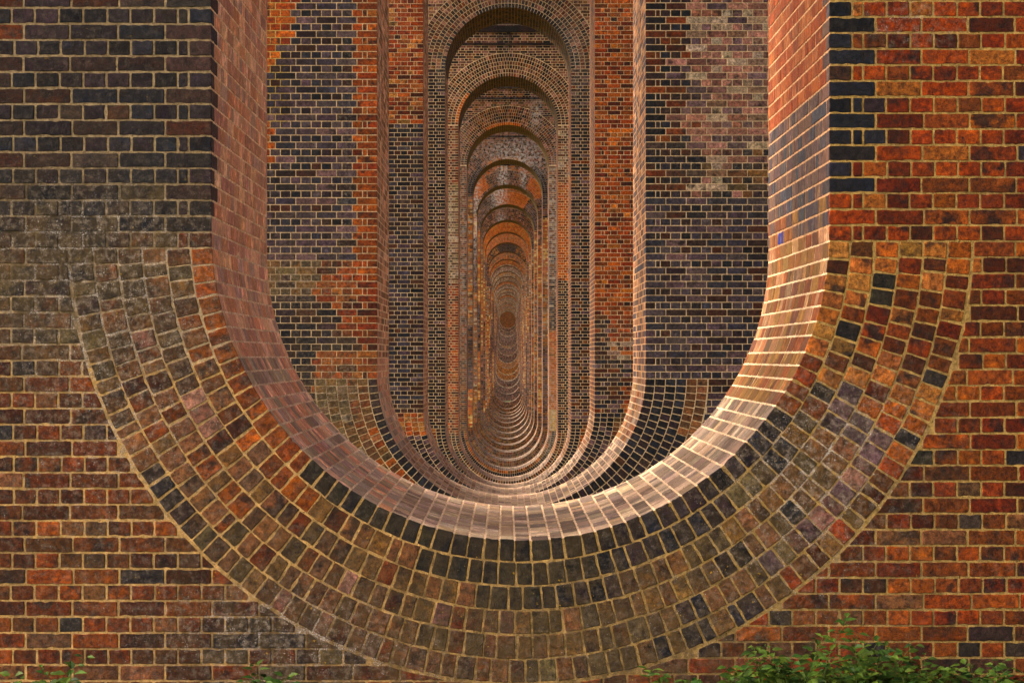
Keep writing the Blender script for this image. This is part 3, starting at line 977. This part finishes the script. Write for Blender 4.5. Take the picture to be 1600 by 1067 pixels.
# ---------------------------------------------------------------- ground
def ground():
    q = NT('earth_and_grass')
    g = q.n('NewGeometry'); P = g.outputs['Position']
    a = q.ramp(q.noise(P, .35, 6, .7), .42, .6)
    col = q.mix(a, (.10, .075, .045), (.055, .085, .02))
    f = q.ramp(q.noise(P, 14, 5, .75), .3, .7, .55, 1.4)
    cc = q.n('CombineColor')
    for i in range(3): q.l(f, cc.inputs[i])
    q.l(q.mix(1, col, cc.outputs[0], 'MULTIPLY'), q.b.inputs['Base Color'])
    q.b.inputs['Roughness'].default_value = 1
    ys = [-600, -60, -5] ; zs = [4, .6, 0]
    for n in range(1, NP + 1):
        ys += [yfront(n), yfront(n) + TH]; zs += [ground_at_pier(n)] * 2
    ys += [yfront(NP) + 8.9, yfront(NP) + 60, 1500]; zs += [ground_at_pier(NP) + .3, ground_at_pier(NP) + 4, 60]
    xs = [-900, -200, -60, -20, -8, -4, -2, 0, 2, 4, 8, 20, 60, 200, 900]
    r = random.Random(3)
    V = [(x, y, z + (r.uniform(-.04, .04) if abs(y) < 500 and abs(x) > 1 else 0)) for y, z in zip(ys, zs) for x in xs]
    m = len(xs)
    F = [(j * m + i, j * m + i + 1, (j + 1) * m + i + 1, (j + 1) * m + i) for j in range(len(ys) - 1) for i in range(m - 1)]
    acc = Acc(); acc.add(V, F, (.1, .1, .1, 1), (0, 0, 0))
    o = acc.build('ground', [q.m], smooth=True); o['kind'] = 'structure'
ground()

# ---------------------------------------------------------------- weeds at the foot of the first pier
def leaf_mat():
    q = NT('weed_leaf')
    a = q.n('Attribute', attribute_name='bcol')
    tc = q.n('TexCoord')
    f = q.ramp(q.noise(tc.outputs['Object'], 30, 3), .3, .7, .7, 1.3)
    cc = q.n('CombineColor')
    for i in range(3): q.l(f, cc.inputs[i])
    q.l(q.mix(1, a.outputs['Color'], cc.outputs[0], 'MULTIPLY'), q.b.inputs['Base Color'])
    q.b.inputs['Roughness'].default_value = .5
    q.b.inputs['Transmission Weight'].default_value = 0
    return q.m
M_LEAF = leaf_mat()

def leaf(acc, p, d, size, r, wide=.55):
    """a pointed, toothed leaf folded along its midrib"""
    d = Vector(d).normalized()
    up = Vector((r.uniform(-.4, .4), r.uniform(-.9, -.1), 1)).normalized()
    s = d.cross(up).normalized(); nn = s.cross(d).normalized()
    prof = [(0, .02), (.12, .55), (.2, .5), (.32, .95), (.4, .8), (.52, .85), (.6, .62), (.74, .5), (.8, .34), (1, 0)]
    V = []; droop = r.uniform(.1, .5)
    for t, w_ in prof:
        c = Vector(p) + d * size * t - nn * size * droop * t * t * .5
        hw_ = w_ * size * wide * .5
        V += [c - s * hw_ + nn * hw_ * .35, c, c + s * hw_ + nn * hw_ * .35]
    F = []
    for i in range(len(prof) - 1):
        a = 3 * i
        F += [(a, a + 1, a + 4, a + 3), (a + 1, a + 2, a + 5, a + 4)]
    k = r.uniform(.6, 1.5)
    g = r.random()
    col = ((.020 + .034 * g) * k, (.052 + .03 * g) * k, .007 * k, g)
    acc.add([tuple(v) for v in V], F, col, (0, 0, 0))

def stem_tube(acc, pts, rad, col):
    V, F = [], []
    for i, p in enumerate(pts):
        rr = rad * (1 - .7 * i / (len(pts) - 1))
        for k in range(5):
            a = 2 * pi * k / 5
            V.append((p[0] + rr * cos(a), p[1] + rr * sin(a), p[2]))
    for i in range(len(pts) - 1):
        for k in range(5):
            F.append((i * 5 + k, i * 5 + (k + 1) % 5, i * 5 + 5 + (k + 1) % 5, i * 5 + 5 + k))
    acc.add(V, F, col, (0, 0, 0))

def weed(px, top_py, spread, ns, seed, label, kind='nettle', group='weeds along the foot of the nearest pier', yy=None):
    r = random.Random(seed)
    y = yy if yy else D1 - r.uniform(.12, .4)
    x = (px - VX) / PXM * y / D1
    ztop = CZ + (VY - top_py) / PXM * y / D1
    zb = -.02
    root = empty('leafy_weed', (x, y, 0))
    root['label'] = label; root['category'] = 'weed'; root['group'] = group
    stems, lv = [], Acc()
    for k in range(ns):
        hh = (ztop - zb) * (1 if k == 0 else r.uniform(.45, .95))
        bx, by = x + r.gauss(0, .35) * spread, y + r.uniform(-.05, .05)
        lx, ly = r.gauss(0, .12) + (bx - x) * .5, r.uniform(-.1, .02)
        pts = []
        m = 9
        for i in range(m + 1):
            t = i / m
            pts.append((bx + lx * t * t + r.gauss(0, .004), min(by + ly * t, D1 - .03), zb + hh * t))
        st = Acc(); stem_tube(st, pts, .0035, (.10, .13, .03, .5)); stems.append(st)
        nl = int(hh / .021)
        for q in range(nl):
            t = (.1 + .9 * (q + r.random() * .5) / nl)
            f = t * m; i = min(m - 1, int(f)); f -= i
            p = [pts[i][j] * (1 - f) + pts[i + 1][j] * f for j in range(3)]
            az = q * 1.57 + r.uniform(-.5, .5)
            sz = (.095 - .05 * t) * r.uniform(.65, 1.15)
            for s in (0, pi):
                d = (cos(az + s), sin(az + s) * .8 - .25, r.uniform(-.25, .5))
                off = .012 + (1 - t) * .03
                leaf(lv, (p[0] + d[0] * off, min(p[1] + d[1] * off, D1 - .02), p[2] + .01), d, sz, r, r.uniform(.5, .75))
    org = (x, y, 0)
    for st in stems: st.build('stem', [M_LEAF], root, org)
    lv.build('leaves', [M_LEAF], root, org)

WEEDS = [(92, 1020, .16, 3, 'small weed climbing the wall at the far left bottom corner'),
         (425, 1036, .16, 4, 'low tuft of leaves under the left part of the inverted arch'),
         (1092, 1022, .16, 4, 'small weed below the black bricks near the ring bottom'),
         (1168, 1000, .18, 5, 'leafy weed second from the left in the right-hand clump'),
         (1262, 962, .12, 3, 'tallest thin weed with a bare top shoot against the brickwork'),
         (1318, 990, .22, 7, 'broad bushy weed in the middle of the right-hand clump'),
         (1398, 1010, .2, 6, 'dense low weed right of the bushy one'),
         (1458, 1020, .2, 5, 'weed with drooping leaves between the dense one and the corner plant'),
         (1560, 1028, .18, 5, 'leafy weed at the bottom right corner'),
         (1225, 1030, .2, 5, 'low weed at the foot of the tall thin one'),
 (1515, 1042, .2, 6, 'low weed left of the corner plant, mostly below the frame'),
 (1125, 1030, .2, 4, 'low weed between the two leftmost plants of the right-hand clump'),
 (1360, 1032, .2, 6, 'low spreading weed between the bushy and the dense one')]
for i, (px, ty, sp, ns, lb) in enumerate(WEEDS):
    weed(px, ty if px > 1200 or px < 800 else ty + 12, sp * 1.4, int(ns * 1.9) if px > 1200 else ns + 1, 50 + i, lb)
